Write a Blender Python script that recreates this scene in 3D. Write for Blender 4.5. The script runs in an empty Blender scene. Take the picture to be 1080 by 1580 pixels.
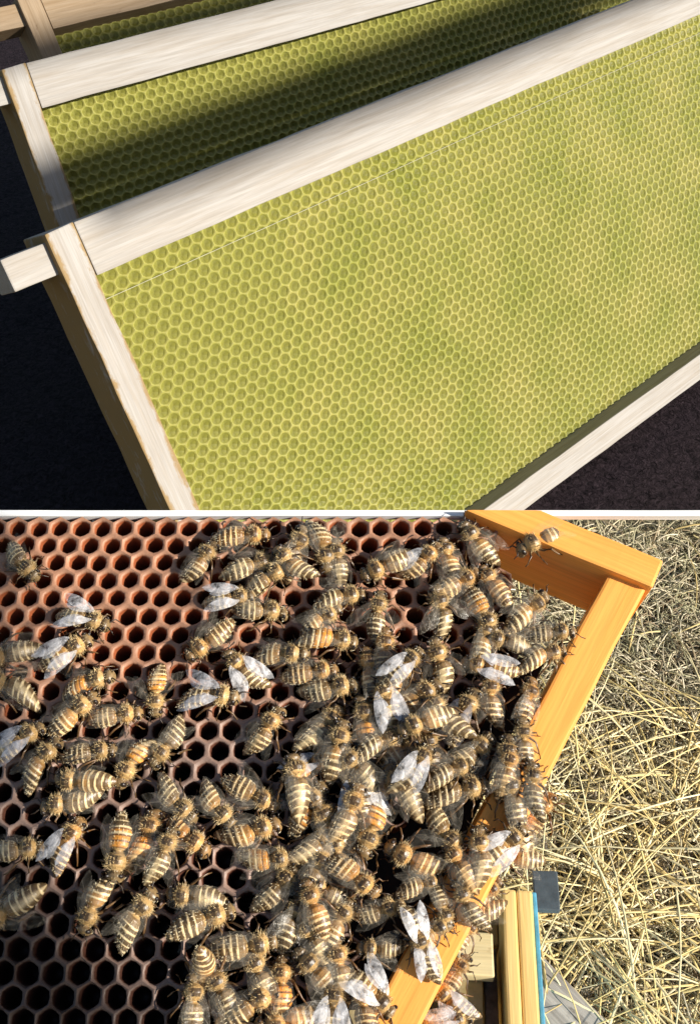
import bpy, bmesh, math, random
from mathutils import Vector, Matrix, noise
R = math.radians
rnd = random.Random(11)
scene = bpy.context.scene
COL = scene.collection

# ------------------------------------------------------------------ camera
F, CX, CY = 1600.0, 540.0, 790.0            # focal length and centre in photo pixels (1080 x 1580)
PITCH = R(44.22)
CAM_H = 0.390
cp, sp = math.cos(PITCH), math.sin(PITCH)
CAM = Vector((0, 0, CAM_H))
RIGHT, DOWN, FWD = Vector((1, 0, 0)), Vector((0, -sp, -cp)), Vector((0, cp, -sp))
cd = bpy.data.cameras.new('camera'); cam = bpy.data.objects.new('camera', cd); COL.objects.link(cam)
cd.sensor_fit = 'VERTICAL'; cd.sensor_height = 36.0; cd.lens = 36.0 * F / 1580.0
cd.clip_start = 0.01; cd.clip_end = 300
cam.location = CAM; cam.rotation_euler = (math.pi / 2 - PITCH, 0, 0)
scene.camera = cam

# ------------------------------------------------------------------ light
SUN = Vector((0.84, -0.07, -0.535))          # towards the sun, in camera axes (right, down, forward)
SUNW = (RIGHT * SUN.x + DOWN * SUN.y + FWD * SUN.z).normalized()
elev = math.asin(SUNW.z); azim = math.atan2(SUNW.x, SUNW.y)
w = bpy.data.worlds.new('World'); scene.world = w; w.use_nodes = True
nt = w.node_tree; nt.nodes.clear()
sky = nt.nodes.new('ShaderNodeTexSky'); sky.sky_type = 'NISHITA'; sky.sun_disc = False
sky.sun_elevation = elev; sky.sun_rotation = azim
bg = nt.nodes.new('ShaderNodeBackground'); bg.inputs['Strength'].default_value = 0.068
wo = nt.nodes.new('ShaderNodeOutputWorld')
nt.links.new(sky.outputs[0], bg.inputs[0]); nt.links.new(bg.outputs[0], wo.inputs[0])
sl = bpy.data.lights.new('sun', 'SUN'); sl.energy = 5.0; sl.angle = R(1.0); sl.color = (1.0, 0.94, 0.84)
so = bpy.data.objects.new('sun', sl); COL.objects.link(so)
so.rotation_euler = SUNW.to_track_quat('Z', 'Y').to_euler(); so.location = SUNW * 3
scene.view_settings.view_transform = 'Standard'; scene.view_settings.look = 'None'
scene.view_settings.exposure = 0.80; scene.view_settings.gamma = 1.0
scene.view_settings.use_curve_mapping = False
scene.render.engine = 'CYCLES'

# ------------------------------------------------------------------ helpers
def ray(px, py):
    return RIGHT * ((px - CX) / F) + DOWN * ((py - CY) / F) + FWD
def at(px, py, d):
    return CAM + ray(px, py) * d
def at_z(px, py, z):
    r = ray(px, py); return CAM + r * ((z - CAM_H) / r.z)
def project(p):
    q = p - CAM; z = q.dot(FWD)
    return CX + F * q.dot(RIGHT) / z, CY + F * q.dot(DOWN) / z, z
def basis(x, y, z, o):
    return Matrix(((x.x, y.x, z.x, o.x), (x.y, y.y, z.y, o.y), (x.z, y.z, z.z, o.z), (0, 0, 0, 1)))
def tag(o, label=None, cat=None, group=None, kind=None):
    if label: o['label'] = label
    if cat: o['category'] = cat
    if group: o['group'] = group
    if kind: o['kind'] = kind
    return o
def empty(name, m=None):
    o = bpy.data.objects.new(name, None); COL.objects.link(o); o.empty_display_size = 0.01
    if m is not None: o.matrix_world = m
    return o
def link(name, me, parent=None, m=None):
    o = bpy.data.objects.new(name, me); COL.objects.link(o)
    if parent: o.parent = parent
    if m is not None:
        if parent: o.matrix_local = m
        else: o.matrix_world = m
    return o
def mesh_of(name, verts, faces, mat, smooth=False, cols=None, mats=None, fmat=None):
    me = bpy.data.meshes.new(name); me.from_pydata(verts, [], faces)
    if mats:
        for k in mats: me.materials.append(k)
    else: me.materials.append(mat)
    if fmat: me.polygons.foreach_set('material_index', fmat)
    if smooth: me.polygons.foreach_set('use_smooth', [True] * len(me.polygons))
    if cols:
        a = me.color_attributes.new('Col', 'FLOAT_COLOR', 'POINT')
        flat = []
        for c in cols: flat.extend((c[0], c[1], c[2], 1.0))
        a.data.foreach_set('color', flat)
    me.update(); return me
def mesh_bm(name, bm, mat, smooth=False):
    me = bpy.data.meshes.new(name); bm.normal_update(); bm.to_mesh(me); bm.free()
    me.materials.append(mat)
    if smooth: me.polygons.foreach_set('use_smooth', [True] * len(me.polygons))
    return me
def box_bm(x0, x1, y0, y1, z0, z1, bevel=0.0006, segs=2, cuts=0, wob=0.0, seed=0):
    bm = bmesh.new(); bmesh.ops.create_cube(bm, size=1)
    for v in bm.verts:
        v.co = Vector((x0 + (v.co.x + .5) * (x1 - x0), y0 + (v.co.y + .5) * (y1 - y0), z0 + (v.co.z + .5) * (z1 - z0)))
    if cuts:
        ax = max(range(3), key=lambda i: (x1 - x0, y1 - y0, z1 - z0)[i])
        es = [e for e in bm.edges if abs((e.verts[0].co - e.verts[1].co)[ax]) > 1e-6]
        bmesh.ops.subdivide_edges(bm, edges=es, cuts=cuts, use_grid_fill=True)
    if bevel:
        es = [e for e in bm.edges if len(e.link_faces) == 2 and e.calc_face_angle(0) > .5]
        bmesh.ops.bevel(bm, geom=es, offset=bevel, segments=segs, affect='EDGES', profile=.6)
    if wob:
        for v in bm.verts:
            n = noise.noise_vector(v.co * 60 + Vector((seed * 7.1, 3, seed)))
            v.co += n * wob
    return bm
def box(name, x0, x1, y0, y1, z0, z1, mat, parent=None, m=None, **k):
    return link(name, mesh_bm(name, box_bm(x0, x1, y0, y1, z0, z1, **k), mat), parent, m)

# ------------------------------------------------------------------ materials
class NT:
    def __init__(self, name):
        self.m = bpy.data.materials.new(name); self.m.use_nodes = True
        self.t = self.m.node_tree; self.b = self.t.nodes['Principled BSDF']
        self.out = self.t.nodes['Material Output']
    def n(self, typ, **props):
        k = self.t.nodes.new(typ)
        for a, v in props.items(): setattr(k, a, v)
        return k
    def l(self, a, b): self.t.links.new(a, b)
    def coords(self, scale, kind='Object'):
        tc = self.n('ShaderNodeTexCoord'); mp = self.n('ShaderNodeMapping')
        mp.inputs['Scale'].default_value = scale
        self.l(tc.outputs[kind], mp.inputs['Vector']); return mp.outputs[0]
    def noise(self, vec, scale=1, detail=4, rough=.6, dist=0):
        k = self.n('ShaderNodeTexNoise'); k.inputs['Scale'].default_value = scale
        k.inputs['Detail'].default_value = detail; k.inputs['Roughness'].default_value = rough
        k.inputs['Distortion'].default_value = dist
        if vec is not None: self.l(vec, k.inputs['Vector'])
        return k.outputs[0]
    def ramp(self, fac, stops):
        k = self.n('ShaderNodeValToRGB'); e = k.color_ramp.elements
        while len(e) > 1: e.remove(e[-1])
        for i, (p, c) in enumerate(stops):
            x = e[0] if i == 0 else e.new(p)
            x.position = p; x.color = (*c, 1) if len(c) == 3 else c
        self.l(fac, k.inputs[0]); return k.outputs[0]
    def mix(self, fac, a, b, mode='MIX'):
        k = self.n('ShaderNodeMix', data_type='RGBA', blend_type=mode)
        for s, v in ((k.inputs[0], fac), (k.inputs[6], a), (k.inputs[7], b)):
            if hasattr(v, 'links'): self.l(v, s)
            elif isinstance(v, (int, float)): s.default_value = v
            else: s.default_value = (*v, 1)
        return k.outputs[2]
    def bump(self, h, strength, dist):
        k = self.n('ShaderNodeBump'); k.inputs['Strength'].default_value = strength
        k.inputs['Distance'].default_value = dist
        self.l(h, k.inputs['Height']); self.l(k.outputs[0], self.b.inputs['Normal'])
    def base(self, c):
        if hasattr(c, 'links'): self.l(c, self.b.inputs['Base Color'])
        else: self.b.inputs['Base Color'].default_value = (*c, 1)
    def set(self, **k):
        for a, v in k.items(): self.b.inputs[a.replace('_', ' ')].default_value = v
        return self

def g3(v): return (v, v, v)
def wood(name, axis, light, mid, stain, stain_amt=.62, rough=.62, rim=None):
    t = NT(name)
    s = [420, 420, 420]; s[axis] = 22
    vec = t.coords(tuple(s))
    a = t.noise(vec, 1, 5, .65, .3)
    c = t.ramp(a, [(.3, mid), (.62, light)])
    s2 = [90, 90, 90]; s2[axis] = 40
    b = t.noise(t.coords(tuple(s2)), 1, 4, .7, .6)
    st = t.ramp(b, [(stain_amt, (0, 0, 0)), (stain_amt + .1, (1, 1, 1))])
    m1 = t.mix(st, c, stain)
    s3 = [1500, 1500, 1500]; s3[axis] = 30
    fine = t.ramp(t.noise(t.coords(tuple(s3)), 1, 3, .6), [(.3, g3(.86)), (.6, g3(1.04))])
    m2 = t.mix(1.0, m1, fine, 'MULTIPLY')
    if rim:                                    # resin and wax smeared along the sawn edges of a bar: rim = (centre, half width)
        tc = t.n('ShaderNodeTexCoord'); sx = t.n('ShaderNodeSeparateXYZ'); t.l(tc.outputs['Object'], sx.inputs[0])
        k1 = t.n('ShaderNodeMath', operation='SUBTRACT'); t.l(sx.outputs[0], k1.inputs[0]); k1.inputs[1].default_value = rim[0]
        k2 = t.n('ShaderNodeMath', operation='ABSOLUTE'); t.l(k1.outputs[0], k2.inputs[0])
        k3 = t.n('ShaderNodeMath', operation='DIVIDE'); t.l(k2.outputs[0], k3.inputs[0]); k3.inputs[1].default_value = rim[1]
        nz = t.noise(t.coords((160, 70, 160)), 1, 5, .7, .4)
        k4 = t.n('ShaderNodeMath', operation='MULTIPLY_ADD'); t.l(nz, k4.inputs[0]); k4.inputs[1].default_value = 1.6; t.l(k3.outputs[0], k4.inputs[2])
        mr = t.n('ShaderNodeMapRange'); t.l(k4.outputs[0], mr.inputs[0]); mr.inputs[1].default_value = 1.50; mr.inputs[2].default_value = 1.72
        m2 = t.mix(mr.outputs[0], m2, stain)
    t.base(m2); t.set(Roughness=rough); t.b.inputs['Specular IOR Level'].default_value = .25
    t.bump(a, .35, .0004)
    return t.m
PALE = ((.305, .286, .264), (.245, .214, .178), (.22, .145, .06))
M_WOODX = wood('pale_wood_long', 0, *PALE, stain_amt=.80)
M_WOODY = wood('pale_wood_upright', 1, *PALE, stain_amt=.80, rim=(-.0061, .0061))
M_WARMX = wood('warm_wood_long', 0, (.26, .19, .12), (.19, .125, .065), (.11, .06, .025), stain_amt=.62)
M_WARMY = wood('warm_wood_upright', 1, (.26, .19, .12), (.19, .125, .065), (.11, .06, .025), stain_amt=.62)
M_ORANGE = wood('orange_painted_wood', 0, (.87, .38, .082), (.80, .325, .062), (.52, .20, .05), stain_amt=.80, rough=.55)
M_WHITE = wood('divider_white', 0, (.86, .85, .83), (.80, .79, .77), (.70, .67, .60), stain_amt=.9, rough=.5)
M_YELLOW = wood('yellow_painted_wood', 1, (.80, .56, .22), (.70, .46, .15), (.22, .14, .07), stain_amt=.66, rough=.55)
M_CREAM = wood('cream_wood', 0, (.70, .58, .32), (.58, .45, .22), (.30, .20, .08), stain_amt=.62)
M_GREYWOOD = wood('weathered_grey_wood', 1, (.42, .38, .33), (.20, .175, .15), (.10, .08, .065), stain_amt=.58, rough=.85)

def foundation_mat():
    t = NT('yellow_green_wax')
    vc = t.n('ShaderNodeVertexColor', layer_name='Col')
    n1 = t.noise(t.coords((28, 28, 28)), 1, 4, .6)
    tint = t.ramp(n1, [(.3, (.80, .86, .62)), (.7, (1.12, 1.06, 1.25))])
    t.base(t.mix(1.0, vc.outputs[0], tint, 'MULTIPLY'))
    t.set(Roughness=.46); t.b.inputs['Specular IOR Level'].default_value = .35
    t.b.inputs['Subsurface Weight'].default_value = .18
    t.b.inputs['Subsurface Radius'].default_value = (.0012, .0010, .0003)
    t.b.inputs['Subsurface Scale'].default_value = 1.0
    t.bump(t.noise(t.coords((900, 900, 900)), 1, 2, .6), .12, .0003)
    return t.m
M_WAX = foundation_mat()

def comb_mat():
    t = NT('old_brood_comb_wax')
    vc = t.n('ShaderNodeVertexColor', layer_name='Col')
    n1 = t.noise(t.coords((35, 35, 35)), 1, 4, .6)
    tint = t.ramp(n1, [(.3, (.72, .70, .70)), (.7, (1.15, 1.05, 1.0))])
    t.base(t.mix(1.0, vc.outputs[0], tint, 'MULTIPLY'))
    t.set(Roughness=.48); t.b.inputs['Specular IOR Level'].default_value = .35
    t.bump(t.noise(t.coords((1600, 1600, 1600)), 1, 3, .6), .3, .0003)
    return t.m
M_COMB = comb_mat()

def cloth_mat():
    t = NT('dark_embossed_cloth')
    v = t.coords((260, 260, 260))
    a = t.noise(v, 1, 5, .7, 1.2)
    t.base(t.ramp(a, [(.35, (.005, .0035, .0045)), (.68, (.040, .028, .033))]))
    t.set(Roughness=.75); t.b.inputs['Specular IOR Level'].default_value = .06
    t.bump(a, 1.0, .003); return t.m
M_CLOTH = cloth_mat()

def ground_mat():
    t = NT('dry_litter_soil')
    a = t.noise(t.coords((130, 130, 130)), 1, 8, .75, .8)
    b = t.noise(t.coords((14, 14, 14)), 1, 3, .6)
    c1 = t.ramp(a, [(.3, (.12, .09, .055)), (.5, (.28, .23, .14)), (.7, (.46, .39, .25))])
    c2 = t.ramp(a, [(.3, (.10, .09, .045)), (.5, (.24, .21, .12)), (.7, (.42, .37, .22))])
    t.base(t.mix(b, c1, c2)); t.set(Roughness=.95); t.bump(a, 1.0, .004); return t.m
M_GROUND = ground_mat()

def vcol_mat(name, rough, spec=.3, bump=None, transl=0):
    t = NT(name)
    vc = t.n('ShaderNodeVertexColor', layer_name='Col')
    t.base(vc.outputs[0]); t.set(Roughness=rough); t.b.inputs['Specular IOR Level'].default_value = spec
    if bump: t.bump(t.noise(t.coords(g3(bump[0])), 1, 3, .6), bump[1], bump[2])
    return t.m
M_STRAW = vcol_mat('dry_straw', .55, .35)
def bee_mat():
    t = NT('bee_body')
    vc = t.n('ShaderNodeVertexColor', layer_name='Col'); oi = t.n('ShaderNodeObjectInfo')
    tint = t.ramp(oi.outputs['Random'], [(0, (.75, .70, .64)), (.3, (1.0, .96, .90)), (.7, (1.22, 1.14, 1.02)), (1, (1.25, .98, .72))])
    n1 = t.noise(t.coords((700, 700, 700)), 1, 4, .7)
    blot = t.ramp(n1, [(.35, (.72, .70, .66)), (.65, (1.12, 1.1, 1.05))])
    t.base(t.mix(1.0, t.mix(1.0, vc.outputs[0], tint, 'MULTIPLY'), blot, 'MULTIPLY'))
    t.set(Roughness=.36); t.b.inputs['Specular IOR Level'].default_value = .5
    t.bump(t.noise(t.coords((2500, 2500, 2500)), 1, 3, .6), .4, .0002)
    return t.m
M_BEE = bee_mat()
M_FUZZ = vcol_mat('bee_hair', .6, .35)

def wing_mat(name, lo, hi, col, rough):
    t = NT(name)
    v = t.n('ShaderNodeTexVoronoi', feature='DISTANCE_TO_EDGE'); v.inputs['Scale'].default_value = 1
    t.l(t.coords((300, 680, 300)), v.inputs['Vector'])
    vein = t.ramp(v.outputs[0], [(.0, (1, 1, 1)), (.03, (0, 0, 0))])
    n1 = t.noise(t.coords((420, 420, 420)), 1, 4, .65, .5)
    shade = t.ramp(n1, [(.3, tuple(.72 * q for q in col)), (.65, col)])
    t.base(t.mix(vein, shade, tuple(.74 * q for q in col)))
    t.set(Roughness=rough); t.b.inputs['Specular IOR Level'].default_value = .8
    al = t.ramp(n1, [(.32, g3(lo)), (.66, g3(hi))])
    va = t.ramp(v.outputs[0], [(.0, g3(.20)), (.035, g3(0))])
    k = t.n('ShaderNodeMath', operation='MAXIMUM'); t.l(al, k.inputs[0]); t.l(va, k.inputs[1])
    t.l(k.outputs[0], t.b.inputs['Alpha'])
    t.bump(n1, .5, .0006)
    return t.m
M_WING = wing_mat('bee_wing_clear', .015, .07, (.90, .78, .60), .22)
M_WING_GLARE = wing_mat('bee_wing_glare', .08, .58, (.95, .92, .91), .28)  # sun glare on the wings, put into a paler, more opaque material
def plain(name, c, rough=.6, metal=0, var=.35, sc=200):
    t = NT(name); a = t.noise(t.coords(g3(sc)), 1, 5, .65)
    t.base(t.ramp(a, [(.3, tuple(x * (1 - var) for x in c)), (.7, tuple(min(1, x * (1 + var * .5)) for x in c))]))
    t.set(Roughness=rough, Metallic=metal); t.bump(a, .3, .0003); return t.m
M_BLUE = plain('blue_paint', (.10, .36, .52), .5)
M_METAL = plain('dull_grey_metal', (.10, .12, .13), .5, .3)
M_RUNNER = plain('stained_runner', (.10, .09, .085), .6, .3, .7, 300)
M_DARKWOOD = plain('dark_old_wood', (.10, .06, .03), .8)
M_INNER = plain('hive_inner_wood', (.34, .25, .10), .75, 0, .4, 120)
M_WIRE = plain('waxed_wire', (.33, .32, .20), .45, .1, .3)

# ------------------------------------------------------------------ setting: ground and cloth
EDGE_Y = at_z(1060, 795, 0).y
def sheet(name, x0, x1, y0, y1, z, mat, n=1):
    vs, fs = [], []
    for j in range(n + 1):
        for i in range(n + 1):
            vs.append((x0 + (x1 - x0) * i / n, y0 + (y1 - y0) * j / n, z))
    for j in range(n):
        for i in range(n):
            a = j * (n + 1) + i; fs.append((a, a + 1, a + n + 2, a + n + 1))
    return mesh_of(name, vs, fs, mat, True)
tag(link('ground', sheet('ground', -60, 60, -60, 60, -.004, M_GROUND)), kind='structure')
cm = sheet('dark_cloth', -1.3, 1.6, EDGE_Y, EDGE_Y + 1.9, .001, M_CLOTH, 90)
for v in cm.vertices:
    d = v.co.y - EDGE_Y
    k = min(1, d / .10)
    v.co.z += k * (.0035 * noise.noise(Vector((v.co.x * 7, v.co.y * 7, 2))) + .0012 * noise.noise(Vector((v.co.x * 26, v.co.y * 26, 5)))) - .0002
cl = tag(link('dark_cloth', cm), 'dark purplish black textured cloth spread on the ground under the new frames', 'cloth')

# ------------------------------------------------------------------ new frames with foundation
def unit(v): return v.normalized()
VPY = CY - F * math.tan(PITCH)
A_DOWN = 0.2075
CELL_P, CELL_R = .00605, .00445
NW, NH = .462, .178                           # inner width and height of a frame (front plane)
FZ = -.0125                                   # foundation sits this far behind the front plane

def cell_profile(seg=12):
    """one embossed cell: hexagon rim, round cup; unit pitch 1 in x, squashed in y"""
    hexa = []
    for k in range(seg):
        a = 2 * math.pi * k / seg + math.pi / 6 * 0
        # pointy-top hexagon: apothem .5 along x
        b = (a + math.pi / 6) % (math.pi / 3) - math.pi / 6
        r = .5 / math.cos(b)
        hexa.append((r * math.cos(a), r * math.sin(a)))
    return hexa
HEX = cell_profile()
def wax_cell(cx, cy, jz=0.0, seed=0):
    """verts, faces, colours of one foundation cell centred at cx, cy"""
    sy = CELL_R / (CELL_P * .8660254)
    vs, cs = [], []
    rim, wall, floor_ = (.262, .250, .060), (.172, .168, .027), (.122, .119, .016)  # shade inside the cup is put into the darker wall and floor colours
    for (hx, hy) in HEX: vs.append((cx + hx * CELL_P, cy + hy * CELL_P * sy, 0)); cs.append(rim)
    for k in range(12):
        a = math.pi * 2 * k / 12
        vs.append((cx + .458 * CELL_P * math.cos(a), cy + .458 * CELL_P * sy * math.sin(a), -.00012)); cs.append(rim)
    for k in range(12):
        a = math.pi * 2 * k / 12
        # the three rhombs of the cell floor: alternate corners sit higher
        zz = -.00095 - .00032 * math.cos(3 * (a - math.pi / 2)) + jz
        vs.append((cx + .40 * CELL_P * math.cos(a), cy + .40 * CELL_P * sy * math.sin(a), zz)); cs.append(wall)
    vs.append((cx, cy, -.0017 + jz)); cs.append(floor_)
    fs = []
    for k in range(12):
        j = (k + 1) % 12
        fs += [(k, j, 12 + j, 12 + k), (12 + k, 12 + j, 24 + j, 24 + k), (24 + k, 24 + j, 36)]
    return vs, fs, cs
_v, _f, _c = wax_cell(0, 0)
ME_CELL = mesh_of('cell', _v, _f, M_WAX, True, _c)
ME_CELL.polygons.foreach_set('use_smooth', [k % 3 != 2 for k in range(len(_f))])
ME_SIDE = None
fr_meshes = {}
def frame_mesh(key, *a, **k):
    if key not in fr_meshes: fr_meshes[key] = mesh_bm(key[0], box_bm(*a[:-1], **k), a[-1])
    return fr_meshes[key]

def warp(x, y):
    return .0011 * noise.noise(Vector((x * 14, y * 14, 3.3)))
def new_frame(A, vpx, lean_to, label, dark=False, crop=None, wired=False):
    u = unit(RIGHT * (vpx - CX) + DOWN * (VPY - CY) + FWD * F)
    n = ray(*A).cross(ray(*lean_to)); v = unit(n.cross(u))
    if v.dot(DOWN) < 0: v = -v
    r = ray(*A); P = CAM + r * (-A_DOWN / r.z)
    M = basis(u, -v, u.cross(-v), P)
    t = empty('framed_foundation', M)
    tag(t, label, 'hive frame', 'new frames standing on the dark cloth')
    wx, wy = (M_WARMX, M_WARMY) if dark else (M_WOODX, M_WOODY)
    d = 'w' if dark else 'p'
    T = .0225
    def part(name, key, *dims, **k): return link(name, frame_mesh((name, d, key), *dims, **k), t)
    part('top_bar', 1, .0002, NW - .0002, 0, .0205, -T + .001, -.0003, wx, bevel=.0005, cuts=40, wob=.00035, seed=1)
    part('lug', 1, -.0305, -.0118, .0055, .0175, -T + .004, -.0030, wx, bevel=.0006, cuts=3, wob=.0003, seed=3)
    part('lug', 2, NW + .0118, NW + .0305, .0055, .0175, -T + .004, -.0030, wx, bevel=.0006, cuts=3, wob=.0003, seed=4)
    part('side_bar', 1, -.0122, 0, -NH + .0003, .0205, -T, 0, wy, bevel=.0006, cuts=24, wob=.0005, seed=5)
    part('side_bar', 2, NW, NW + .0122, -NH + .0003, .0205, -T, 0, wy, bevel=.0006, cuts=24, wob=.0005, seed=6)
    part('bottom_bar', 1, -.0122, NW + .0122, -NH - .014, -NH, -T, -.0002, wx, bevel=.0006, cuts=40, wob=.0004, seed=7)
    # foundation sheet: cells
    fo = empty('wax_foundation'); fo.parent = t
    fo.matrix_local = Matrix.Translation((0, 0, FZ))
    cells = []
    nr = int((NH + .012) / CELL_R); nc = int(NW / CELL_P) + 1
    WM = M @ Matrix.Translation((0, 0, FZ))
    for j in range(nr):
        y = .004 - CELL_R * (j + .5)
        if y < -NH - .002: break
        for i in range(nc):
            x = .002 + CELL_P * (i + (.5 if j % 2 else 0))
            if x > NW + .003: break
            px, py, z = project(WM @ Vector((x, y, 0)))
            ok = -12 < px < 1092 and -12 < py < 800 and (crop is None or crop(px, py))
            cells.append((z if ok else z + 10, x, y))
    cells.sort()
    vis = [c for c in cells if c[0] < 5][:300]
    for z, x, y in vis:
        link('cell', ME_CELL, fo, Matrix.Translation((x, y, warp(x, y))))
    VS, FS, CS = [], [], []
    for z, x, y in cells[len(vis):]:
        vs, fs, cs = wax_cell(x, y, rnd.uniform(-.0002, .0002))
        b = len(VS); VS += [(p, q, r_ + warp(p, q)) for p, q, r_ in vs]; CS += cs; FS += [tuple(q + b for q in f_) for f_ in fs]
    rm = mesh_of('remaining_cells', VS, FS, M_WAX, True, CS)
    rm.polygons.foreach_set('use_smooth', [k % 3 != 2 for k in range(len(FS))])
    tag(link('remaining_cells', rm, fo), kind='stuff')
    # back of the sheet and the wires pressed into it
    box('sheet_backing', .0, NW, -NH, 0, -.0052, -.0040, M_WAX, fo, bevel=0)
    for yy in ((-.0105,) if wired else ()):
        VS, FS = [], []
        N = 160
        for k in range(N + 1):
            x = NW * k / N; zz = warp(x, yy) + .00002 + .00013 * math.sin(k * 1.3) + .0001 * math.sin(k * .37)
            for q in range(5):
                a = 2 * math.pi * q / 5
                VS.append((x, yy + .00017 * math.cos(a), zz + .00017 * math.sin(a)))
        for k in range(N):
            for q in range(5):
                FS.append((k * 5 + q, k * 5 + (q + 1) % 5, k * 5 + 5 + (q + 1) % 5, k * 5 + 5 + q))
        link('wire', mesh_of('wire', VS, FS, M_WIRE, True), fo)
    return t, M
FRONT = new_frame((150, 425), 2903, (300, 765), 'pale wooden hive frame with yellow-green wax foundation lit fully, overlapping the frame behind it', wired=True)
MIDDLE = new_frame((65, 167), 3474, (122, 330), 'pale wooden hive frame half hidden, standing between the foremost frame and the brownest frame',
          crop=lambda x, y: y < 340 - .43 * (x - 120))
new_frame((82, 44), 3506, (110, 110), 'brownish wooden hive frame at the back, only a corner with green foundation showing', dark=True,
          crop=lambda x, y: y < 110 - .25 * (x - 90))

# ------------------------------------------------------------------ brood comb frame with bees: local axes
TILT = R(25)
D0 = .228
CN = -(DOWN * math.sin(TILT)) - FWD * math.cos(TILT)       # towards the camera
CV = DOWN * math.cos(TILT) - FWD * math.sin(TILT)          # down along the comb
CO = at(540, 1190, D0)
MC = basis(RIGHT, -CV, CN, CO); MCI = MC.inverted()
def comb_xy(px, py, lift=0.0):
    r = ray(px, py); o = CO + CN * lift
    p = CAM + r * ((o - CAM).dot(CN) / r.dot(CN))
    q = MCI @ p; return q.x, q.y
def mm_px(px, py):
    return 1.0
bf = empty('framed_brood_comb', MC)
tag(bf, 'orange wooden hive frame holding old brown brood comb covered with bees', 'hive frame')
TOPX, TOPY = comb_xy(540, 798)
# -- wooden bars: in comb coordinates along the tilted top bar direction
c0 = Vector(comb_xy(1013, 873)); c1 = Vector(comb_xy(884, 820))
sd0 = Vector(comb_xy(1013, 873)); sd1 = Vector(comb_xy(855, 1180)); sl0 = Vector(comb_xy(945, 873)); sl1 = Vector(comb_xy(790, 1150))
def bar_mesh(p, d, wdt, length, z0, z1, mat, name, cutY=None, n=24, seed=0, bevel=.0007, back=0.0):
    """bar starting at p running along d; its body lies to the LEFT of d (width wdt)"""
    d = d.normalized(); nrm = Vector((-d.y, d.x))
    bm = box_bm(-back, length, 0, wdt, z0, z1, bevel=bevel, segs=2, cuts=n, wob=.0003, seed=seed)
    if cutY is not None:
        m2 = Matrix(((d.x, nrm.x, 0, p.x), (d.y, nrm.y, 0, p.y), (0, 0, 1, 0), (0, 0, 0, 1)))
        pl = m2.inverted() @ Vector((0, cutY, 0)); no = (m2.inverted().to_3x3() @ Vector((0, 1, 0)))
        g = bmesh.ops.bisect_plane(bm, geom=bm.verts[:] + bm.edges[:] + bm.faces[:], plane_co=pl, plane_no=no, clear_outer=True)
        es = [e for e in g['geom_cut'] if isinstance(e, bmesh.types.BMEdge)]
        bmesh.ops.edgeloop_fill(bm, edges=es)
    o = link(name, mesh_bm(name, bm, mat), bf)
    o.matrix_local = Matrix(((d.x, nrm.x, 0, p.x), (d.y, nrm.y, 0, p.y), (0, 0, 1, 0), (0, 0, 0, 1)))
    return o
sdir = (sd1 - sd0).normalized()
swid = abs((sl0 - sd0).dot(Vector((-sdir.y, sdir.x))))
# side bar: right edge line sd0->sd1, body to its left (image left = clockwise side when running down)
bar_mesh(sd0 - Vector((-sdir.y, sdir.x)) * swid, sdir, swid, .150, -.0235, .0015, M_ORANGE, 'side_bar', cutY=TOPY, seed=2)
tdir = (c1 - c0).normalized()
tw = .0078
q0 = Vector(comb_xy(1013, 873))
bar_mesh(q0 - tdir * .0, tdir, -tw if False else tw, .080, -.0240, .0040, M_ORANGE, 'top_bar', cutY=TOPY, seed=4, back=.0005)

# -- comb cells
CP = .0052; CR = CP * .8660254
COMB_EDGE = [(1040 - 300, 780), (745, 798), (772, 860), (792, 930), (806, 1000), (775, 1080), (735, 1150), (690, 1215), (635, 1262), (572, 1285),
             (556, 1340), (566, 1400), (545, 1450), (530, 1530), (520, 1700)]
def comb_right(py):
    for (xa, ya), (xb, yb) in zip(COMB_EDGE, COMB_EDGE[1:]):
        if ya <= py <= yb: return xa + (xb - xa) * (py - ya) / (yb - ya)
    return COMB_EDGE[-1][0]
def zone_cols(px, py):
    """colour of rim, wall and floor of a brood cell: newer reddish wax by the top, older dark wax below, painted shade at lower left"""
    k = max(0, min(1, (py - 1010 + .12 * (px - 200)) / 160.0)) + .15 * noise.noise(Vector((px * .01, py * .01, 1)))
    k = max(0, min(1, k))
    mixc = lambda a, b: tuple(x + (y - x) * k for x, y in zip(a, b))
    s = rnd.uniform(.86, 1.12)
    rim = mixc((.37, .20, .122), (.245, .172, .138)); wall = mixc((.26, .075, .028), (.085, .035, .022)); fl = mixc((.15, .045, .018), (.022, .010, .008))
    q = max(0, min(1, ((py - 1380) - .9 * (px - 150)) / 120.0))  # shade over the lower left, painted into the wax colours
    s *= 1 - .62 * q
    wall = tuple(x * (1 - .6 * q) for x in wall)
    return tuple(x * s for x in rim), wall, fl
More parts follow.
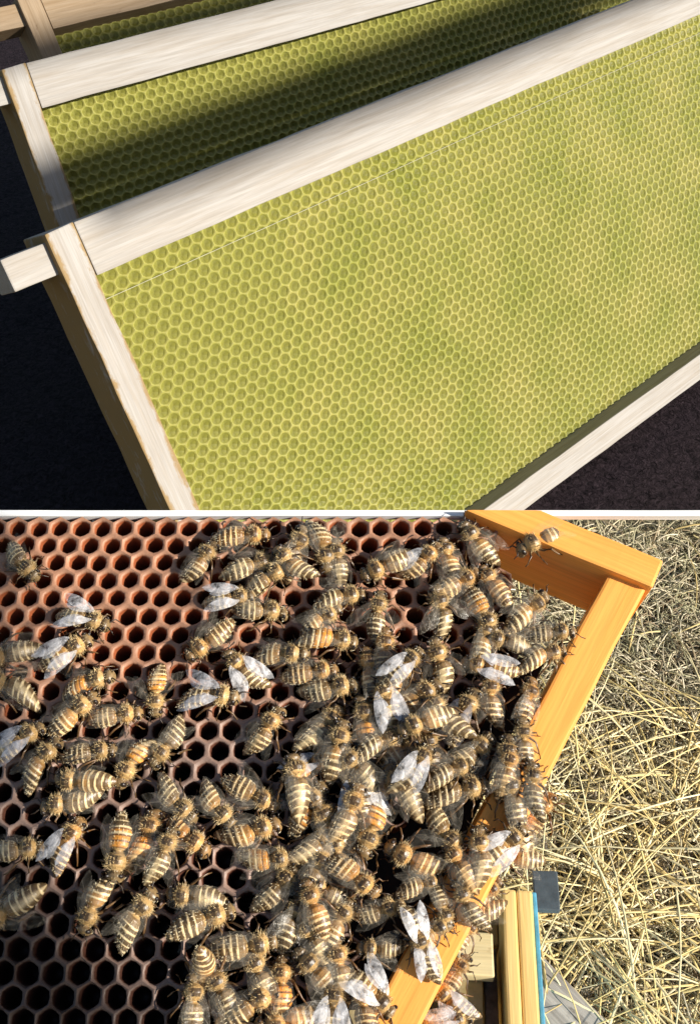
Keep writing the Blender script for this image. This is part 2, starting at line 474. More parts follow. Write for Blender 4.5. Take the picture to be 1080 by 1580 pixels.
def brood_cell(cx, cy, hole, depth, cols, j=0.0):
    rim, wall, fl = cols
    vs, cs = [], []
    ox, oy = rnd.uniform(-j, j), rnd.uniform(-j, j)
    ex, er = rnd.uniform(.95, 1.05), rnd.uniform(0, 3.14)
    jz = rnd.uniform(-j, j) * .8
    for (hx, hy) in HEX: vs.append((cx + hx * CP, cy + hy * CP, .00012)); cs.append(rim)
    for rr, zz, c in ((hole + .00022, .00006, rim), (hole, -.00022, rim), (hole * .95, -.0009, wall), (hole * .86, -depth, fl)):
        for k in range(12):
            a = math.pi * 2 * k / 12
            rx = rr * (1 + (ex - 1) * math.cos(2 * (a - er)))
            # square the circle slightly towards the hexagon
            b = (a + math.pi / 6) % (math.pi / 3) - math.pi / 6
            rx *= 1 + .06 * (1 / math.cos(b) - 1) / .155
            vs.append((cx + ox + rx * math.cos(a), cy + oy + rx * math.sin(a), zz + (jz if zz > -.001 else 0))); cs.append(c)
    vs.append((cx, cy, -depth - .0007)); cs.append(fl)
    fs = []
    for k in range(12):
        i = (k + 1) % 12
        for L in range(4): fs.append((L * 12 + k, L * 12 + i, L * 12 + 12 + i, L * 12 + 12 + k))
        fs.append((48 + k, 48 + i, 60))
    # outer side walls
    b = len(vs)
    for (hx, hy) in HEX[1::2]: vs.append((cx + hx * CP, cy + hy * CP, -.00021)); cs.append(wall)
    for (hx, hy) in HEX[1::2]: vs.append((cx + hx * CP, cy + hy * CP, -depth - .001)); cs.append(wall)
    for k in range(6):
        i = (k + 1) % 6; fs.append((b + k, b + 6 + k, b + 6 + i, b + i))
    return vs, fs, cs
cells = []
for j in range(-40, 40):
    for i in range(-40, 40):
        x = CP * (i + (.5 if j % 2 else 0)) - .0005; y = CR * j
        # old comb is never perfectly regular
        wv = noise.noise_vector(Vector((x * 28, y * 28, 7))) * .0007
        px, py, z = project(MC @ Vector((x, y, 0)))
        if y > TOPY - CR * .35 or px < -70 or py > 1690 or px > comb_right(py): continue
        cells.append((x, y, px, py))
VS, FS, CS = [], [], []
vis = [c for c in cells if -10 < c[2] < 1090 and c[3] < 1590]
def open_key(c):                               # cells in the bare patches first: those show largest
    px, py = c[2], c[3]
    bare = (px < 290 and py < 1010) or (px < 330 and py > 1400) or (280 < px < 420 and 1060 < py < 1240) or (290 < px < 420 and 1330 < py < 1500) or px < 90 or (520 < px < 640 and py < 880) or (560 < px < 700 and 930 < py < 1050)
    return (0 if bare else 1, -py)
vis.sort(key=open_key)
solo = set(id(c) for c in vis[:300])
comb = empty('brood_comb'); comb.parent = bf
for c in cells:
    x, y, px, py = c
    thin = max(0, min(1, (py - 1290) / 160.0)) * max(0, min(1, (420 - px) / 200))
    mid = max(0, min(1, (py - 1000) / 100.0))
    hole = .00203 + .00010 * mid + .00016 * thin + rnd.uniform(-.00007, .00007)
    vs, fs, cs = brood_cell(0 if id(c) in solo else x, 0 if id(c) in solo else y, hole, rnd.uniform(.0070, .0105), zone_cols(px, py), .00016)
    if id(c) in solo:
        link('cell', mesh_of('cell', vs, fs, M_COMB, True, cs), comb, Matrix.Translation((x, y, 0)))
    else:
        b = len(VS); VS += vs; CS += cs; FS += [tuple(q + b for q in f_) for f_ in fs]
tag(link('remaining_cells', mesh_of('remaining_cells', VS, FS, M_COMB, True, CS), comb), kind='stuff')

# -- black panel added for the shade seen in the gap beside the bar
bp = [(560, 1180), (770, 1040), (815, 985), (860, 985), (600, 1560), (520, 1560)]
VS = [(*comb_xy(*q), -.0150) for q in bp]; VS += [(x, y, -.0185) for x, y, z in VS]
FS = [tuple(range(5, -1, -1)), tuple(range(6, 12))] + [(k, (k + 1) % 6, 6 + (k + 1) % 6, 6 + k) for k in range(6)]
link('gap_shade_panel', mesh_of('gap_shade_panel', VS, FS, plain('gap_shade_black', (.016, .010, .007), .7)), bf)

# -- white batten added as the dividing line between upper and lower scenes
bx0 = comb_xy(-60, 793)[0]; bx1 = comb_xy(1140, 793)[0]
ya, yb = comb_xy(540, 797.5)[1], comb_xy(540, 788.5)[1]
bt = link('divider', mesh_bm('divider', box_bm(bx0, bx1, ya, yb, -.0018, .0006, bevel=.0002, cuts=60, wob=.00008, seed=9), M_WHITE), None, MC)
tag(bt, 'added thin white batten running along the cut top of the brood comb', 'divider')

# ------------------------------------------------------------------ hive box
HZ = .092
hr = at_z(820, 1374, HZ)
hyaw = R(3.7)
hx = Vector((math.cos(hyaw), -math.sin(hyaw), 0)); hy = Vector((math.sin(hyaw), math.cos(hyaw), 0))
MH = basis(hx, hy, Vector((0, 0, 1)), Vector((hr.x, hr.y, 0)))
hive = empty('hive_box', MH)
tag(hive, 'open yellow painted hive box with a blue outer edge standing in the straw', 'hive')
WT = .0090
box('wall', -WT * .52, 0, -.34, 0, .004, HZ, M_YELLOW, hive, bevel=.0008, cuts=20, wob=.0004, seed=1)
box('wall', -WT, -WT * .52 - .0002, -.34, 0, .004, HZ + .0005, M_YELLOW, hive, bevel=.0008, cuts=20, wob=.0004, seed=2)
box('wall', -.300, -WT - .0002, -.012, -.0005, .004, HZ - .012, M_INNER, hive, bevel=.0008, cuts=10, wob=.0004, seed=3)
box('wall', -.312, -.3002, -.34, 0, .004, HZ, M_YELLOW, hive, bevel=.0008, cuts=10, wob=.0004, seed=4)
box('wall', -.300, -WT - .0002, -.34, -.328, .004, HZ, M_YELLOW, hive, bevel=.0008)
box('blue_edge', .0002, .0016, -.34, .0, .004, HZ - .0008, M_BLUE, hive, bevel=.0004, cuts=20, wob=.0004, seed=5)
box('runner', -WT - .0050, -WT - .0012, -.326, -.014, HZ - .014, HZ - .0095, M_RUNNER, hive, bevel=.0005, cuts=10, wob=.0003, seed=6)
box('floor', -.300, -WT - .0002, -.328, -.012, .004, .010, M_DARKWOOD, hive, bevel=0)
box('corner_plate', .0018, .0100, -.0010, .0115, HZ - .012, HZ - .0095, M_METAL, hive, bevel=.0004, cuts=2, wob=.0006, seed=7)
for k, xo in enumerate((-.0185, -.050)):
    t = empty('hanging_comb', MH @ Matrix.Translation((xo, 0, 0)))
    tag(t, ('cream wooden frame hanging in the hive box against its yellow wall', 'wooden frame hanging inside the hive box, second from its yellow wall')[k], 'hive frame')
    box('top_bar', -.0036, .0036, -.315, -.0135, HZ - .0110, HZ - .0050, M_INNER, t, bevel=.0006, cuts=12, wob=.0004, seed=k)
    box('lug', -.0040, .0066, -.0260, -.0132, HZ - .0048, HZ - .0008, M_CREAM, t, bevel=.0006, cuts=2, wob=.0003, seed=k + 8)
    box('side_bar', -.0033, .0033, -.0275, -.0200, .016, HZ - .0112, M_INNER, t, bevel=.0006, cuts=8, wob=.0004, seed=k + 3)

# grey plank lying in the straw
pc = [at_z(833, 1470, .012), at_z(946, 1585, .012)]
pd = (pc[1] - pc[0]); pd.z = 0; pd.normalize(); pn = Vector((-pd.y, pd.x, 0))
MP = basis(pn, pd, Vector((0, 0, 1)) * (1 if pn.cross(pd).z > 0 else -1), Vector((pc[0].x, pc[0].y, 0)))
if pn.cross(pd).z < 0: MP = basis(-pn, pd, Vector((0, 0, 1)), Vector((pc[0].x, pc[0].y, 0)))
side = 1 if (MP.inverted() @ at_z(860, 1560, .012)).x > 0 else -1
pl = link('plank', mesh_bm('plank', box_bm(min(0, side * .045), max(0, side * .045), -.004, .16, .001, .012, bevel=.001, cuts=16, wob=.0007, seed=8), M_GREYWOOD), None, MP)
tag(pl, 'weathered grey wooden plank lying in the straw beside the hive box', 'plank')

# ------------------------------------------------------------------ bees
def tube(VS, FS, CS, pts, r0, r1, col, seg=5):
    b0 = len(VS)
    n = len(pts)
    for i, p in enumerate(pts):
        p = Vector(p); q = Vector(pts[min(i + 1, n - 1)]) - Vector(pts[max(i - 1, 0)])
        q.normalize(); a = q.orthogonal().normalized(); c = q.cross(a)
        r = r0 + (r1 - r0) * i / (n - 1)
        for k in range(seg):
            t = 2 * math.pi * k / seg
            VS.append(tuple(p + a * r * math.cos(t) + c * r * math.sin(t))); CS.append(col if not callable(col) else col(i))
    for i in range(n - 1):
        for k in range(seg):
            FS.append((b0 + i * seg + k, b0 + i * seg + (k + 1) % seg, b0 + (i + 1) * seg + (k + 1) % seg, b0 + (i + 1) * seg + k))
    FS.append(tuple(b0 + (n - 1) * seg + k for k in range(seg)))
PROF = [(-8.2, .03, .03, 1.45), (-8.0, .5, .42, 1.5), (-7.4, 1.0, .9, 1.6), (-6.4, 1.58, 1.42, 1.8), (-5.2, 2.02, 1.82, 2.0), (-3.8, 2.24, 2.05, 2.15), (-2.4, 2.2, 2.02, 2.3),
        (-1.3, 1.9, 1.75, 2.4), (-.7, 1.25, 1.2, 2.4), (-.38, .7, .7, 2.4), (0, 1.1, 1.1, 2.5), (.6, 1.75, 1.65, 2.7), (1.5, 2.02, 1.92, 2.8), (2.4, 1.8, 1.7, 2.7),
        (3.0, 1.15, 1.15, 2.5), (3.28, .65, .65, 2.35), (3.5, 1.25, 1.0, 2.25), (3.9, 1.8, 1.32, 2.1), (4.4, 1.72, 1.38, 1.9), (4.9, 1.15, 1.1, 1.6), (5.2, .5, .6, 1.4), (5.28, .02, .02, 1.35)]
def prof(x):
    for a, b in zip(PROF, PROF[1:]):
        if a[0] <= x <= b[0]:
            t = (x - a[0]) / (b[0] - a[0]); t = t * t * (3 - 2 * t) if abs(b[1] - a[1]) > .35 else t
            return tuple(a[i] + (b[i] - a[i]) * t for i in range(1, 4))
    return PROF[-1][1:]
MM = .001
def bee_center(x, z, bend, curl):
    if x < -.4:
        t = (-.4 - x) / 7.8
        return bend * t * t * 3.2, z - curl * t * t * 2.2
    if x > 3.2: return bend * -.25 * (x - 3.2), z
    return 0.0, z
def bee_body(kind, bend, curl, seed):
    rr = random.Random(seed)
    VS, FS, CS = [], [], []
    xs = [-8.2 + 13.48 * i / 74 for i in range(75)]
    SEG = 18
    surf = []
    for x in xs:
        ry, rz, zc = prof(x)
        if x < -1.0:
            fr = ((-1.0 - x) / 1.22) % 1.0
            k = 1 + .045 * (.5 - fr) * (1 if x > -7.6 else 0)
            ry *= k; rz *= k
        yc, zc = bee_center(x, zc, bend, curl)
        for s in range(SEG):
            a = 2 * math.pi * s / SEG
            y = yc + ry * math.cos(a); z = zc + rz * math.sin(a)
            top = math.sin(a)
            if x < -.9:
                si = int((-1.0 - x) / 1.22); fr = ((-1.0 - x) / 1.22) % 1.0
                dark = (.105, .070, .035); cream = (.74, .61, .38); orange = (.60, .27, .05)
                base = dark
                if kind == 'orange' and si <= 2: base = orange if fr < .72 else (.16, .07, .02)
                elif kind == 'tan' and si <= 1: base = (.30, .17, .06)
                elif si == 0: base = (.17, .11, .05)
                wob = .07 * math.sin(3 * a + si * 1.7 + seed) - .08 + (.06 if kind == 'tan' else 0) - (.10 if si >= 4 else 0)
                c = base
                if fr < .36 + wob and si >= (2 if kind == 'orange' else 1) and si < 6: c = cream
                if top > .93 and kind != 'tan' and si > 0 and seed % 2: c = tuple(.5 * q + .5 * w_ for q, w_ in zip(c, cream))
                if top < -.2: c = tuple(.55 * q + .45 * w_ for q, w_ in zip(c, (.35, .24, .11)))
            elif x < 3.2:
                c = (.42, .285, .13)
                if top > .85 and .7 < x < 2.3: c = (.075, .050, .028)
            else:
                c = (.17, .12, .065)
                if x > 4.5: c = (.20, .14, .07)
            f_ = rr.uniform(.85, 1.15)
            VS.append((x, y, z)); CS.append(tuple(q * f_ for q in c)); surf.append((x, y, z, yc, zc, c))
    for i in range(len(xs) - 1):
        for s in range(SEG):
            FS.append((i * SEG + s, (i + 1) * SEG + s, (i + 1) * SEG + (s + 1) % SEG, i * SEG + (s + 1) % SEG))
    # compound eyes
    for sg in (-1, 1):
        b = len(VS); ec = Vector((4.05 , sg * 1.35 + bend * -.2, 2.35))
        for i in range(7):
            th = math.pi * i / 6
            for k in range(8):
                ph = 2 * math.pi * k / 8
                VS.append((ec.x + .52 * math.sin(th) * math.cos(ph) + .15 * math.cos(th), ec.y + .50 * math.sin(th) * math.sin(ph), ec.z + .95 * math.cos(th))); CS.append((.018, .012, .010))
        for i in range(6):
            for k in range(8):
                FS.append((b + i * 8 + k, b + i * 8 + (k + 1) % 8, b + i * 8 + 8 + (k + 1) % 8, b + i * 8 + 8 + k))
    leg = (.11, .065, .03)
    for sg in (-1, 1):
        j = lambda s=.35: rr.uniform(-s, s)
        tube(VS, FS, CS, [(2.3, sg * .9, 1.6), (2.9, sg * 1.9, 1.6), (3.3 + j(), sg * 2.7, 2.1), (4.2 + j(), sg * 3.2 + j(), .7), (4.9 + j(), sg * 3.5 + j(), .05)], .32, .12, leg)
        tube(VS, FS, CS, [(1.4, sg * 1.2, 1.4), (1.4, sg * 2.3, 1.6), (1.5 + j(), sg * 3.3, 2.2), (1.2 + j(), sg * 4.2 + j(), .7), (.7 + j(), sg * 4.9 + j(), .05)], .34, .12, leg)
        tube(VS, FS, CS, [(.5, sg * 1.1, 1.4), (-.2, sg * 2.2, 1.7), (-1.2 + j(), sg * 3.1, 2.3), (-2.7 + j(), sg * 3.8 + j(), 1.0), (-3.9 + j(), sg * 4.2 + j(), .05)], .38, .15, leg)
        tube(VS, FS, CS, [(4.7, sg * .4, 2.3), (5.3 + j(.2), sg * 1.1, 2.8), (6.0 + j(), sg * 1.5 + j(), 2.5), (6.7 + j(), sg * 1.8 + j(), 2.0)], .16, .12, (.035, .024, .016))
    body = mesh_of('honey_bee', [tuple(q * MM for q in v) for v in VS], FS, M_BEE, True, CS)
    # hair
    HV, HF, HC = [], [], []
    for _ in range(1500):
        x, y, z, yc, zc, c = rr.choice(surf)
        if z < 1.4: continue
        thor = -.3 < x < 3.3
        if not thor and rr.random() < .45: continue
        nrm = Vector((0, y - yc, z - zc))
        if nrm.length < .1: continue
        nrm.normalize(); nrm += Vector((rr.uniform(-.7, .5), rr.uniform(-.5, .5), rr.uniform(-.5, .5))); nrm.normalize()
        if not thor: nrm = (nrm + Vector((-1.3, 0, 0))).normalized()
        L = rr.uniform(.45, 1.0) if thor else rr.uniform(.25, .55)
        p = Vector((x + rr.uniform(-.1, .1), y, z)); t = nrm.orthogonal().normalized() * .045
        if rr.random() < .5: t = nrm.cross(t)
        b = len(HV); HV += [tuple((p - t) * MM), tuple((p + t) * MM), tuple((p + nrm * L) * MM)]
        HF.append((b, b + 1, b + 2))
        hc = (.62, .46, .23) if thor else ((.80, .70, .48) if rr.random() < .6 else (.48, .34, .16))
        f_ = rr.uniform(.6, 1.2); HC += [tuple(q * f_ for q in hc)] * 3
    fuzz = mesh_of('fuzz', HV, HF, M_FUZZ, False, HC)
    return body, fuzz
def wing_mesh(sg, ang, droop, seed, mat=None):
    rr = random.Random(seed)
    VS, FS = [], []
    def blade(root, L, W, a, zoff, dr):
        d = Vector((-math.cos(a), sg * math.sin(a), 0)); s = Vector((math.sin(a), sg * math.cos(a), 0))   # s: leading edge side (outwards)
        n = 10; b = len(VS)
        for i in range(n + 1):
            t = i / n
            lead = W * .42 * math.sin(math.pi * min(1, t * .98 + .02)) ** .55
            trail = -W * .58 * (math.sin(math.pi * t ** 1.25)) ** .7 - .04
            if i == 0: lead, trail = .12, -.18
            if i == n: lead, trail = .02, -.06
            for k in range(4):
                q = trail + (lead - trail) * k / 3
                p = root + d * (L * t) + s * q
                p.z += zoff + .35 * math.sin(math.pi * t) - dr * t * t - .10 * (q / W) ** 2 * 4 + rr.uniform(-.03, .03)
                VS.append(tuple(p * MM))
        for i in range(n):
            for k in range(3):
                FS.append((b + i * 4 + k, b + i * 4 + k + 1, b + i * 4 + 5 + k, b + i * 4 + 4 + k))
    blade(Vector((1.3, sg * 1.35, 4.05)), 8.9, 2.7, ang, .35, droop)
    blade(Vector((.6, sg * 1.3, 3.95)), 6.4, 2.2, ang - .2, .15, droop)
    return mesh_of('wing', VS, FS, mat, True)
BODIES = {}
for k, kind in enumerate(('brown', 'orange', 'tan')):
    for b, (bend, curl) in enumerate(((0, .2), (.6, .5), (-.6, .5), (.15, 1.0), (-.25, -.2), (.95, .9), (-.9, .3))):
        BODIES[kind, b] = bee_body(kind, bend, curl, 100 + k * 10 + b)
WINGS = {}
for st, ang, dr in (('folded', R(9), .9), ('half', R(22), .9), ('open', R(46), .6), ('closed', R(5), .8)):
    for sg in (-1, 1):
        for mk, mt in ((0, M_WING), (1, M_WING_GLARE)): WINGS[st, sg, mk] = wing_mesh(sg, ang, dr, 5, mt)

# photo x, y of the bee's middle; heading in degrees (0 right, 90 towards the divider); kind; wings; lift in mm; scale
o_, b_, t_ = 'orange', 'brown', 'tan'
BEES = [
 (806,1146,84,b_,'folded'),(838,1262,62,b_,'folded'),(772,1302,38,t_,'folded'),(790,1236,100,b_,'closed'),(722,1398,112,b_,'folded'),(664,1440,30,t_,'folded'),
 (33,866,-40,b_,'half'),(125,958,-15,b_,'half'),(100,1007,35,t_,'folded'),(137,1055,14,o_,'half'),(116,1103,35,t_,'folded'),(176,1105,12,b_,'closed'),(243,1062,-88,o_,'open'),
 (325,1075,-5,b_,'half'),(262,1148,235,b_,'folded'),(210,1174,245,o_,'half'),(138,1162,2,b_,'folded'),(66,1178,48,t_,'folded'),(18,1003,190,b_,'folded'),(16,1062,170,b_,'half'),
 (28,1148,35,b_,'folded'),(326,988,215,b_,'half'),(372,826,0,b_,'half'),(448,850,70,b_,'folded'),(497,842,-85,t_,'half'),(383,876,20,b_,'half'),(455,868,130,t_,'folded'),(524,866,95,b_,'folded'),
 (312,868,60,t_,'folded'),(352,925,12,b_,'folded'),(397,948,5,b_,'folded'),(520,926,8,b_,'half'),(492,955,28,t_,'folded'),(583,950,80,b_,'open'),(503,987,-10,o_,'folded'),(435,1008,-10,t_,'folded'),
 (375,1035,133,b_,'half'),(478,1040,9,b_,'folded'),(508,1068,6,b_,'half'),(565,1042,95,t_,'folded'),(592,1012,88,b_,'closed'),(612,1050,50,t_,'half'),(414,1130,64,b_,'half'),
 (493,1127,50,b_,'folded'),(562,1122,97,o_,'folded'),(598,1118,80,b_,'folded'),(640,1082,42,t_,'half'),(652,868,48,b_,'half'),(678,945,110,b_,'open'),(745,940,-60,o_,'folded'),
 (806,940,40,t_,'folded'),(786,992,170,b_,'folded'),(848,978,3,b_,'folded'),(834,1014,16,t_,'folded'),(685,1026,106,b_,'open'),(757,1032,166,t_,'folded'),(620,1030,42,b_,'folded'),
 (755,1078,90,b_,'folded'),(720,1108,60,b_,'closed'),(806,1082,72,b_,'folded'),(664,1165,100,b_,'folded'),(724,1160,46,b_,'half'),(783,1180,80,b_,'folded'),(618,1160,30,t_,'folded'),
 (135,1196,176,t_,'folded'),(112,1240,180,b_,'folded'),(268,1235,-40,b_,'folded'),(330,1245,-42,t_,'folded'),(387,1222,-25,b_,'half'),(188,1308,-90,o_,'folded'),(103,1303,57,b_,'folded'),
 (226,1300,82,o_,'half'),(285,1293,-30,t_,'half'),(252,1322,76,b_,'half'),(150,1393,-108,t_,'folded'),(205,1412,48,b_,'folded'),(307,1377,177,b_,'closed'),(310,1427,20,b_,'half'),
 (345,1533,120,b_,'folded'),(292,1553,92,b_,'folded'),(22,1318,12,b_,'folded'),(16,1390,205,b_,'half'),(475,1192,22,t_,'folded'),(528,1195,160,b_,'folded'),(475,1245,55,o_,'open'),
 (505,1275,120,o_,'folded'),(385,1287,22,t_,'half'),(412,1325,5,o_,'folded'),(484,1306,50,b_,'closed'),(548,1226,100,b_,'half'),(536,1256,70,b_,'folded'),(574,1274,-110,o_,'folded'),
 (596,1212,10,t_,'folded'),(625,1222,120,b_,'folded'),(530,1322,100,b_,'folded'),(545,1347,-40,t_,'folded'),(485,1346,62,b_,'folded'),(430,1378,46,b_,'half'),(503,1384,160,b_,'folded'),
 (488,1402,110,t_,'half'),(437,1422,68,b_,'half'),(375,1455,10,b_,'folded'),(522,1428,60,t_,'folded'),(490,1452,120,b_,'folded'),(405,1510,118,b_,'folded'),(442,1528,92,o_,'folded'),
 (490,1503,132,t_,'half'),(527,1497,100,b_,'folded'),(388,1563,30,b_,'folded'),(446,1572,190,t_,'folded'),(512,1562,80,b_,'half'),(705,1225,4,b_,'half'),(783,1192,78,b_,'folded'),(820,1220,85,b_,'closed'),
 (683,1285,-50,b_,'open'),(645,1322,150,t_,'folded'),(745,1325,92,b_,'folded'),(798,1325,175,t_,'half'),(716,1337,122,b_,'folded'),(645,1368,14,b_,'folded'),(677,1400,-72,b_,'folded'),(744,1384,40,t_,'folded'),
 (742,1412,178,b_,'folded'),(637,1432,-75,b_,'closed'),(652,1476,100,b_,'closed'),(712,1445,60,b_,'folded'),(585,1408,22,b_,'folded'),(590,1465,172,b_,'half'),(566,1530,-48,t_,'half'),
 (706,1510,60,t_,'folded'),(700,1545,130,b_,'folded'),(690,1582,20,b_,'folded'),(562,1566,95,b_,'folded'),(800,1285,110,b_,'folded'),
 (556,1185,140,b_,'folded'),(580,1150,20,b_,'folded'),(520,1160,75,t_,'folded'),(690,1110,120,b_,'folded'),(660,1110,200,t_,'folded'),(640,1190,60,b_,'folded'),
 (690,1195,20,b_,'folded'),(455,1215,100,b_,'folded'),(600,1090,110,b_,'folded'),(740,990,70,t_,'folded'),(700,900,30,b_,'folded'),(765,905,120,t_,'folded'),(600,870,200,b_,'folded'),
 (320,1482,-92,t_,'closed'),(736,838,125,t_,'half'),(842,838,200,t_,'folded'),(415,900,30,b_,'folded'),(690,865,100,t_,'folded'),
]
def on_bar(px, py):
    lx = 945 + (790 - 945) * (py - 873) / 277.0
    return px > lx - 8
def bee_label(px, py, hd, kind, st, over):
    look = {'brown': 'brown cream-banded bee', 'orange': 'orange-bellied bee', 'tan': 'tan fuzzy bee'}[kind]
    wing = {'folded': 'wings folded', 'half': 'wings half open', 'open': 'wings spread', 'closed': 'wings tucked'}[st]
    h = hd % 360
    face = 'facing the batten' if 45 <= h < 135 else 'facing the shaded comb' if 135 <= h < 225 else 'facing the hive' if 225 <= h < 315 else 'facing the orange bar'
    if on_bar(px, py): zone = ('on the upper orange bar' if py < 1140 else 'on the middle orange bar' if py < 1350 else 'on the lower orange bar')
    elif px < 80: zone = 'on shaded comb'
    elif py < 900: zone = 'under the batten'
    elif px < 290 and py < 1120: zone = 'by bare reddish cells'
    elif px < 290 and py < 1300: zone = 'on brownish cells'
    elif px < 360 and py >= 1300: zone = 'by bare dark cells'
    elif px > 560 and py > 1260: zone = 'over the dark gap'
    elif px > 620: zone = 'in the bar-side crowd'
    elif py < 1100: zone = 'in the upper crowd'
    elif py < 1300: zone = 'in the middle crowd'
    else: zone = 'in the lower crowd'
    ov = 'atop others ' if over and st != 'half' else ''
    return look + ', ' + wing + ', ' + face + ', ' + ov + zone, 'honey bees ' + zone
placed = []
for i, (px, py, hd, kind, st) in enumerate(BEES):
    bar = on_bar(px, py)
    base = .0043 if (bar and py < 880) else .0017 if bar else .0001
    # bees climb over one another in the crowd
    over = sum(1 for (qx, qy, ql) in placed if (qx - px) ** 2 + (qy - py) ** 2 < 36 ** 2)
    lift = base + min(over, 2) * (.0012 if bar else .0025)
    if py > 1140 and px > 1005 + (855 - 1013) * (py - 873) / 307: lift = -.0055      # clinging to the bar's outer side
    placed.append((px, py, lift))
    x, y = comb_xy(px, py, lift + .002)
    s = rnd.uniform(.95, 1.14) * (.80 if px > 575 and py > 1340 else .92 if bar else 1.0)
    bi = rnd.randrange(7)
    body, fuzz = BODIES[kind, bi]
    m = Matrix.Translation((x, y, lift)) @ Matrix.Rotation(R(hd + rnd.uniform(-4, 4)), 4, 'Z') @ Matrix.Rotation(R(rnd.gauss(0, 6) + (6 if over else 0)), 4, 'Y') @ Matrix.Rotation(R(rnd.gauss(0, 13)), 4, 'X')
    m = m @ Matrix.Diagonal((s, s, s, 1)) @ Matrix.Translation((.0014, 0, 0))
    if (px, py) == (320, 1482):                # head down in a cell, only the wings and tail stick out
        m = Matrix.Translation((x, y, .002)) @ Matrix.Rotation(R(-92), 4, 'Z') @ Matrix.Rotation(R(62), 4, 'Y')
    o = link('honey_bee', body, None, MC @ m)
    lab, grp = bee_label(px, py, hd, kind, st, over)
    tag(o, lab, 'bee', grp)
    link('fuzz', fuzz, o)
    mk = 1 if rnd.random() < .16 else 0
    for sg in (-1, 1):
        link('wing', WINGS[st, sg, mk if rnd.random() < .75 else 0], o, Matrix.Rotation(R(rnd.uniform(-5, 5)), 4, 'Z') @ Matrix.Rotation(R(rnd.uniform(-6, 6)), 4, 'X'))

# ------------------------------------------------------------------ boards and laths added out of view, only to shade comb and frames
def shade_board(pa, pb, wid, t, root=None):
    """a board added to cast shade; its edge from pa to pb lies towards the sun from those points of the comb"""
    a = MC @ Vector((*comb_xy(*pa), 0)) + SUNW * t; b = MC @ Vector((*comb_xy(*pb), 0)) + SUNW * t
    x = (b - a).normalized(); y = SUNW.cross(x).normalized()
    if y.dot(RIGHT) > 0: y = -y
    L = (b - a).length; m = basis(x, y, x.cross(y), a)
    th = root or empty('added_shade_boards', m)
    bo = box('board', 0, L, 0, wid, -.006, .006, M_GREYWOOD, None, None, bevel=.001, cuts=8, wob=.0008, seed=3)
    bo.parent = th; bo.matrix_parent_inverse = th.matrix_basis.inverted(); bo.matrix_basis = m
    return th, m, L
th, m, L = shade_board((-30, 1235), (255, 1640), .12, .66)
tag(th, 'two unseen grey boards on a stake, added to shade the border of the comb', 'board')
c = m @ Vector((L * .97, .06, 0))
st = box('stake', -.006, .006, -.006, .006, 0, c.z - .002, M_GREYWOOD, None, None, bevel=.001)
st.parent = th; st.matrix_parent_inverse = th.matrix_basis.inverted(); st.location = (c.x, c.y, 0)
shade_board((26, 800), (10, 1290), .10, .645, th)
def shade_lath(M, u0, u1, v0, v1, t, label):  # unseen lath added on the sunward side to shade a rear frame
    m = Matrix.Translation(SUNW * t) @ M
    th = empty('added_shade_lath', m); tag(th, label, 'lath')
    box('lath', u0, u1, v0, v1, -.003, .003, M_WOODX, th, bevel=.0008, cuts=30, wob=.0012, seed=4)
    for q in (.965,):
        c = m @ Vector((u0 + (u1 - u0) * q, (v0 + v1) / 2, 0))
        st = box('stake', -.004, .004, -.004, .004, 0, c.z - .004, M_GREYWOOD, None, None, bevel=.001)
        st.parent = th; st.matrix_parent_inverse = m.inverted(); st.location = (c.x, c.y, 0)
shade_lath(FRONT[1], .01, .80, .0150, .046, .95, 'long unseen lath on a stake added to shade the frame between the other new frames')
shade_lath(MIDDLE[1], -.02, .85, .0205, .046, 1.1, 'longer unseen pale lath on a stake added to shade the brownest new frame')

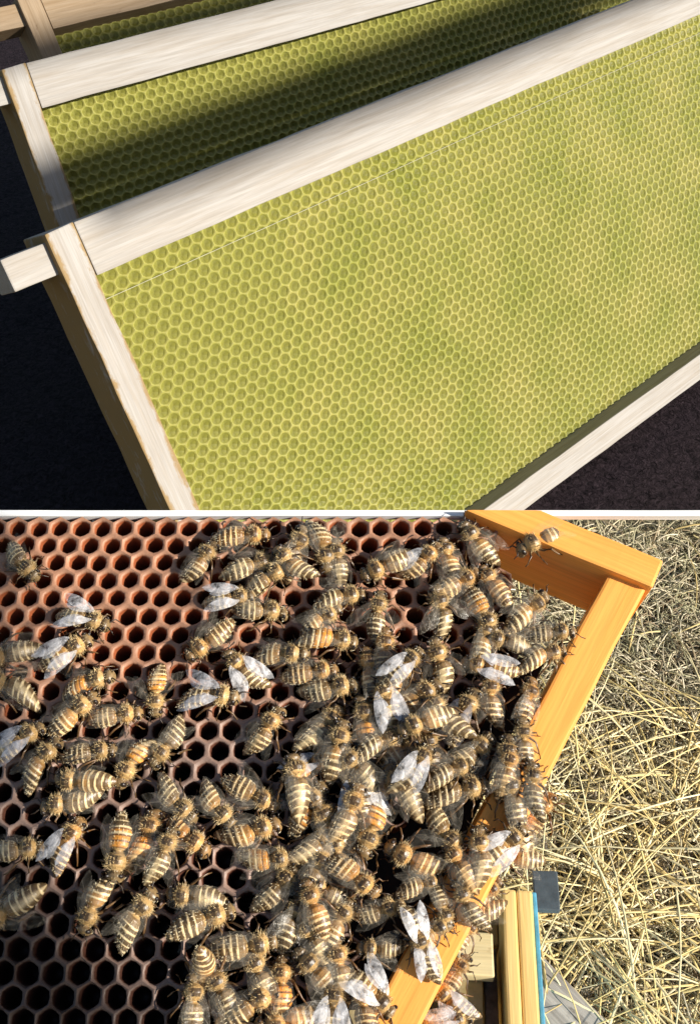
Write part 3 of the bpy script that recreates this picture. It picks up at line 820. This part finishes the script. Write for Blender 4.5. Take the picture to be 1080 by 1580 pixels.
# ------------------------------------------------------------------ straw and dry grass on the ground
def blades(name, label, cat, n, area, length, width, cols, lie, curl, zmax, seed):
    rr = random.Random(seed); VS, FS, CS = [], [], []
    for _ in range(n):
        x = rr.uniform(area[0], area[1]); y = rr.uniform(area[2], area[3])
        if y > EDGE_Y - .012: continue
        if seed == 2 and -.04 < x < .33 and y > .02: continue
        L = rr.uniform(*length) * (1.0 if rr.random() < .8 else 1.5); W = rr.uniform(*width)
        a = rr.uniform(0, 2 * math.pi); el = rr.uniform(*lie); k = rr.uniform(-curl, curl)
        c = rr.choice(cols); f_ = rr.uniform(.7, 1.15); c = tuple(q * f_ for q in c)
        p = Vector((x, y, rr.uniform(0, zmax))); n_ = 5; b = len(VS)
        for i in range(n_ + 1):
            t = i / n_
            s = Vector((-math.sin(a), math.cos(a), rr.uniform(-.3, .3))) * (W * .5 * (1 - .55 * t))
            q = p.copy(); q.y = min(q.y, EDGE_Y - .002 - q.z * 1.05); q.z = max(q.z, .0006)
            VS += [tuple(q - s), tuple(q + Vector((0, 0, W * .35))), tuple(q + s)]; CS += [c] * 3
            a += k / n_
            p += Vector((math.cos(a) * math.cos(el), math.sin(a) * math.cos(el), math.sin(el))) * (L / n_)
            el -= .18 + abs(k) * .1
        for i in range(n_):
            FS += [(b + i * 3, b + i * 3 + 1, b + i * 3 + 4, b + i * 3 + 3), (b + i * 3 + 1, b + i * 3 + 2, b + i * 3 + 5, b + i * 3 + 4)]
    o = link(name, mesh_of(name, VS, FS, M_STRAW, True, CS))
    tag(o, label, cat, kind='stuff')
tanc = [(.68, .58, .38), (.58, .50, .31), (.48, .43, .26), (.74, .65, .46), (.40, .37, .21), (.32, .24, .14)]
gold = [(.88, .72, .35), (.84, .66, .28), (.92, .80, .47), (.72, .54, .22), (.88, .74, .42)]
blades('dry_grass', 'matted short dry grass covering the ground beside the hive box', 'grass', 46000, (-.05, .34, .02, EDGE_Y), (.006, .018), (.0004, .0010), tanc, (.0, .8), 1.6, .004, 1)
blades('dry_grass', 'matted short dry grass spreading around the hive', 'grass', 9000, (-.6, .9, -.4, EDGE_Y), (.02, .05), (.001, .002), tanc, (.0, .8), 1.4, .004, 2)
ys = at_z(960, 1165, 0).y
blades('straw', 'golden dry straw stalks strewn over the matted grass beside the hive box', 'straw', 3300, (-.02, .32, .0, ys + .015), (.03, .085), (.0005, .0012), gold, (.05, .45), .5, .012, 3)
blades('straw', 'sparse pale straw stalks lying on the matted grass near the cloth', 'straw', 130, (.05, .32, ys, EDGE_Y), (.02, .05), (.0007, .0012), gold, (.05, .35), .5, .008, 4)
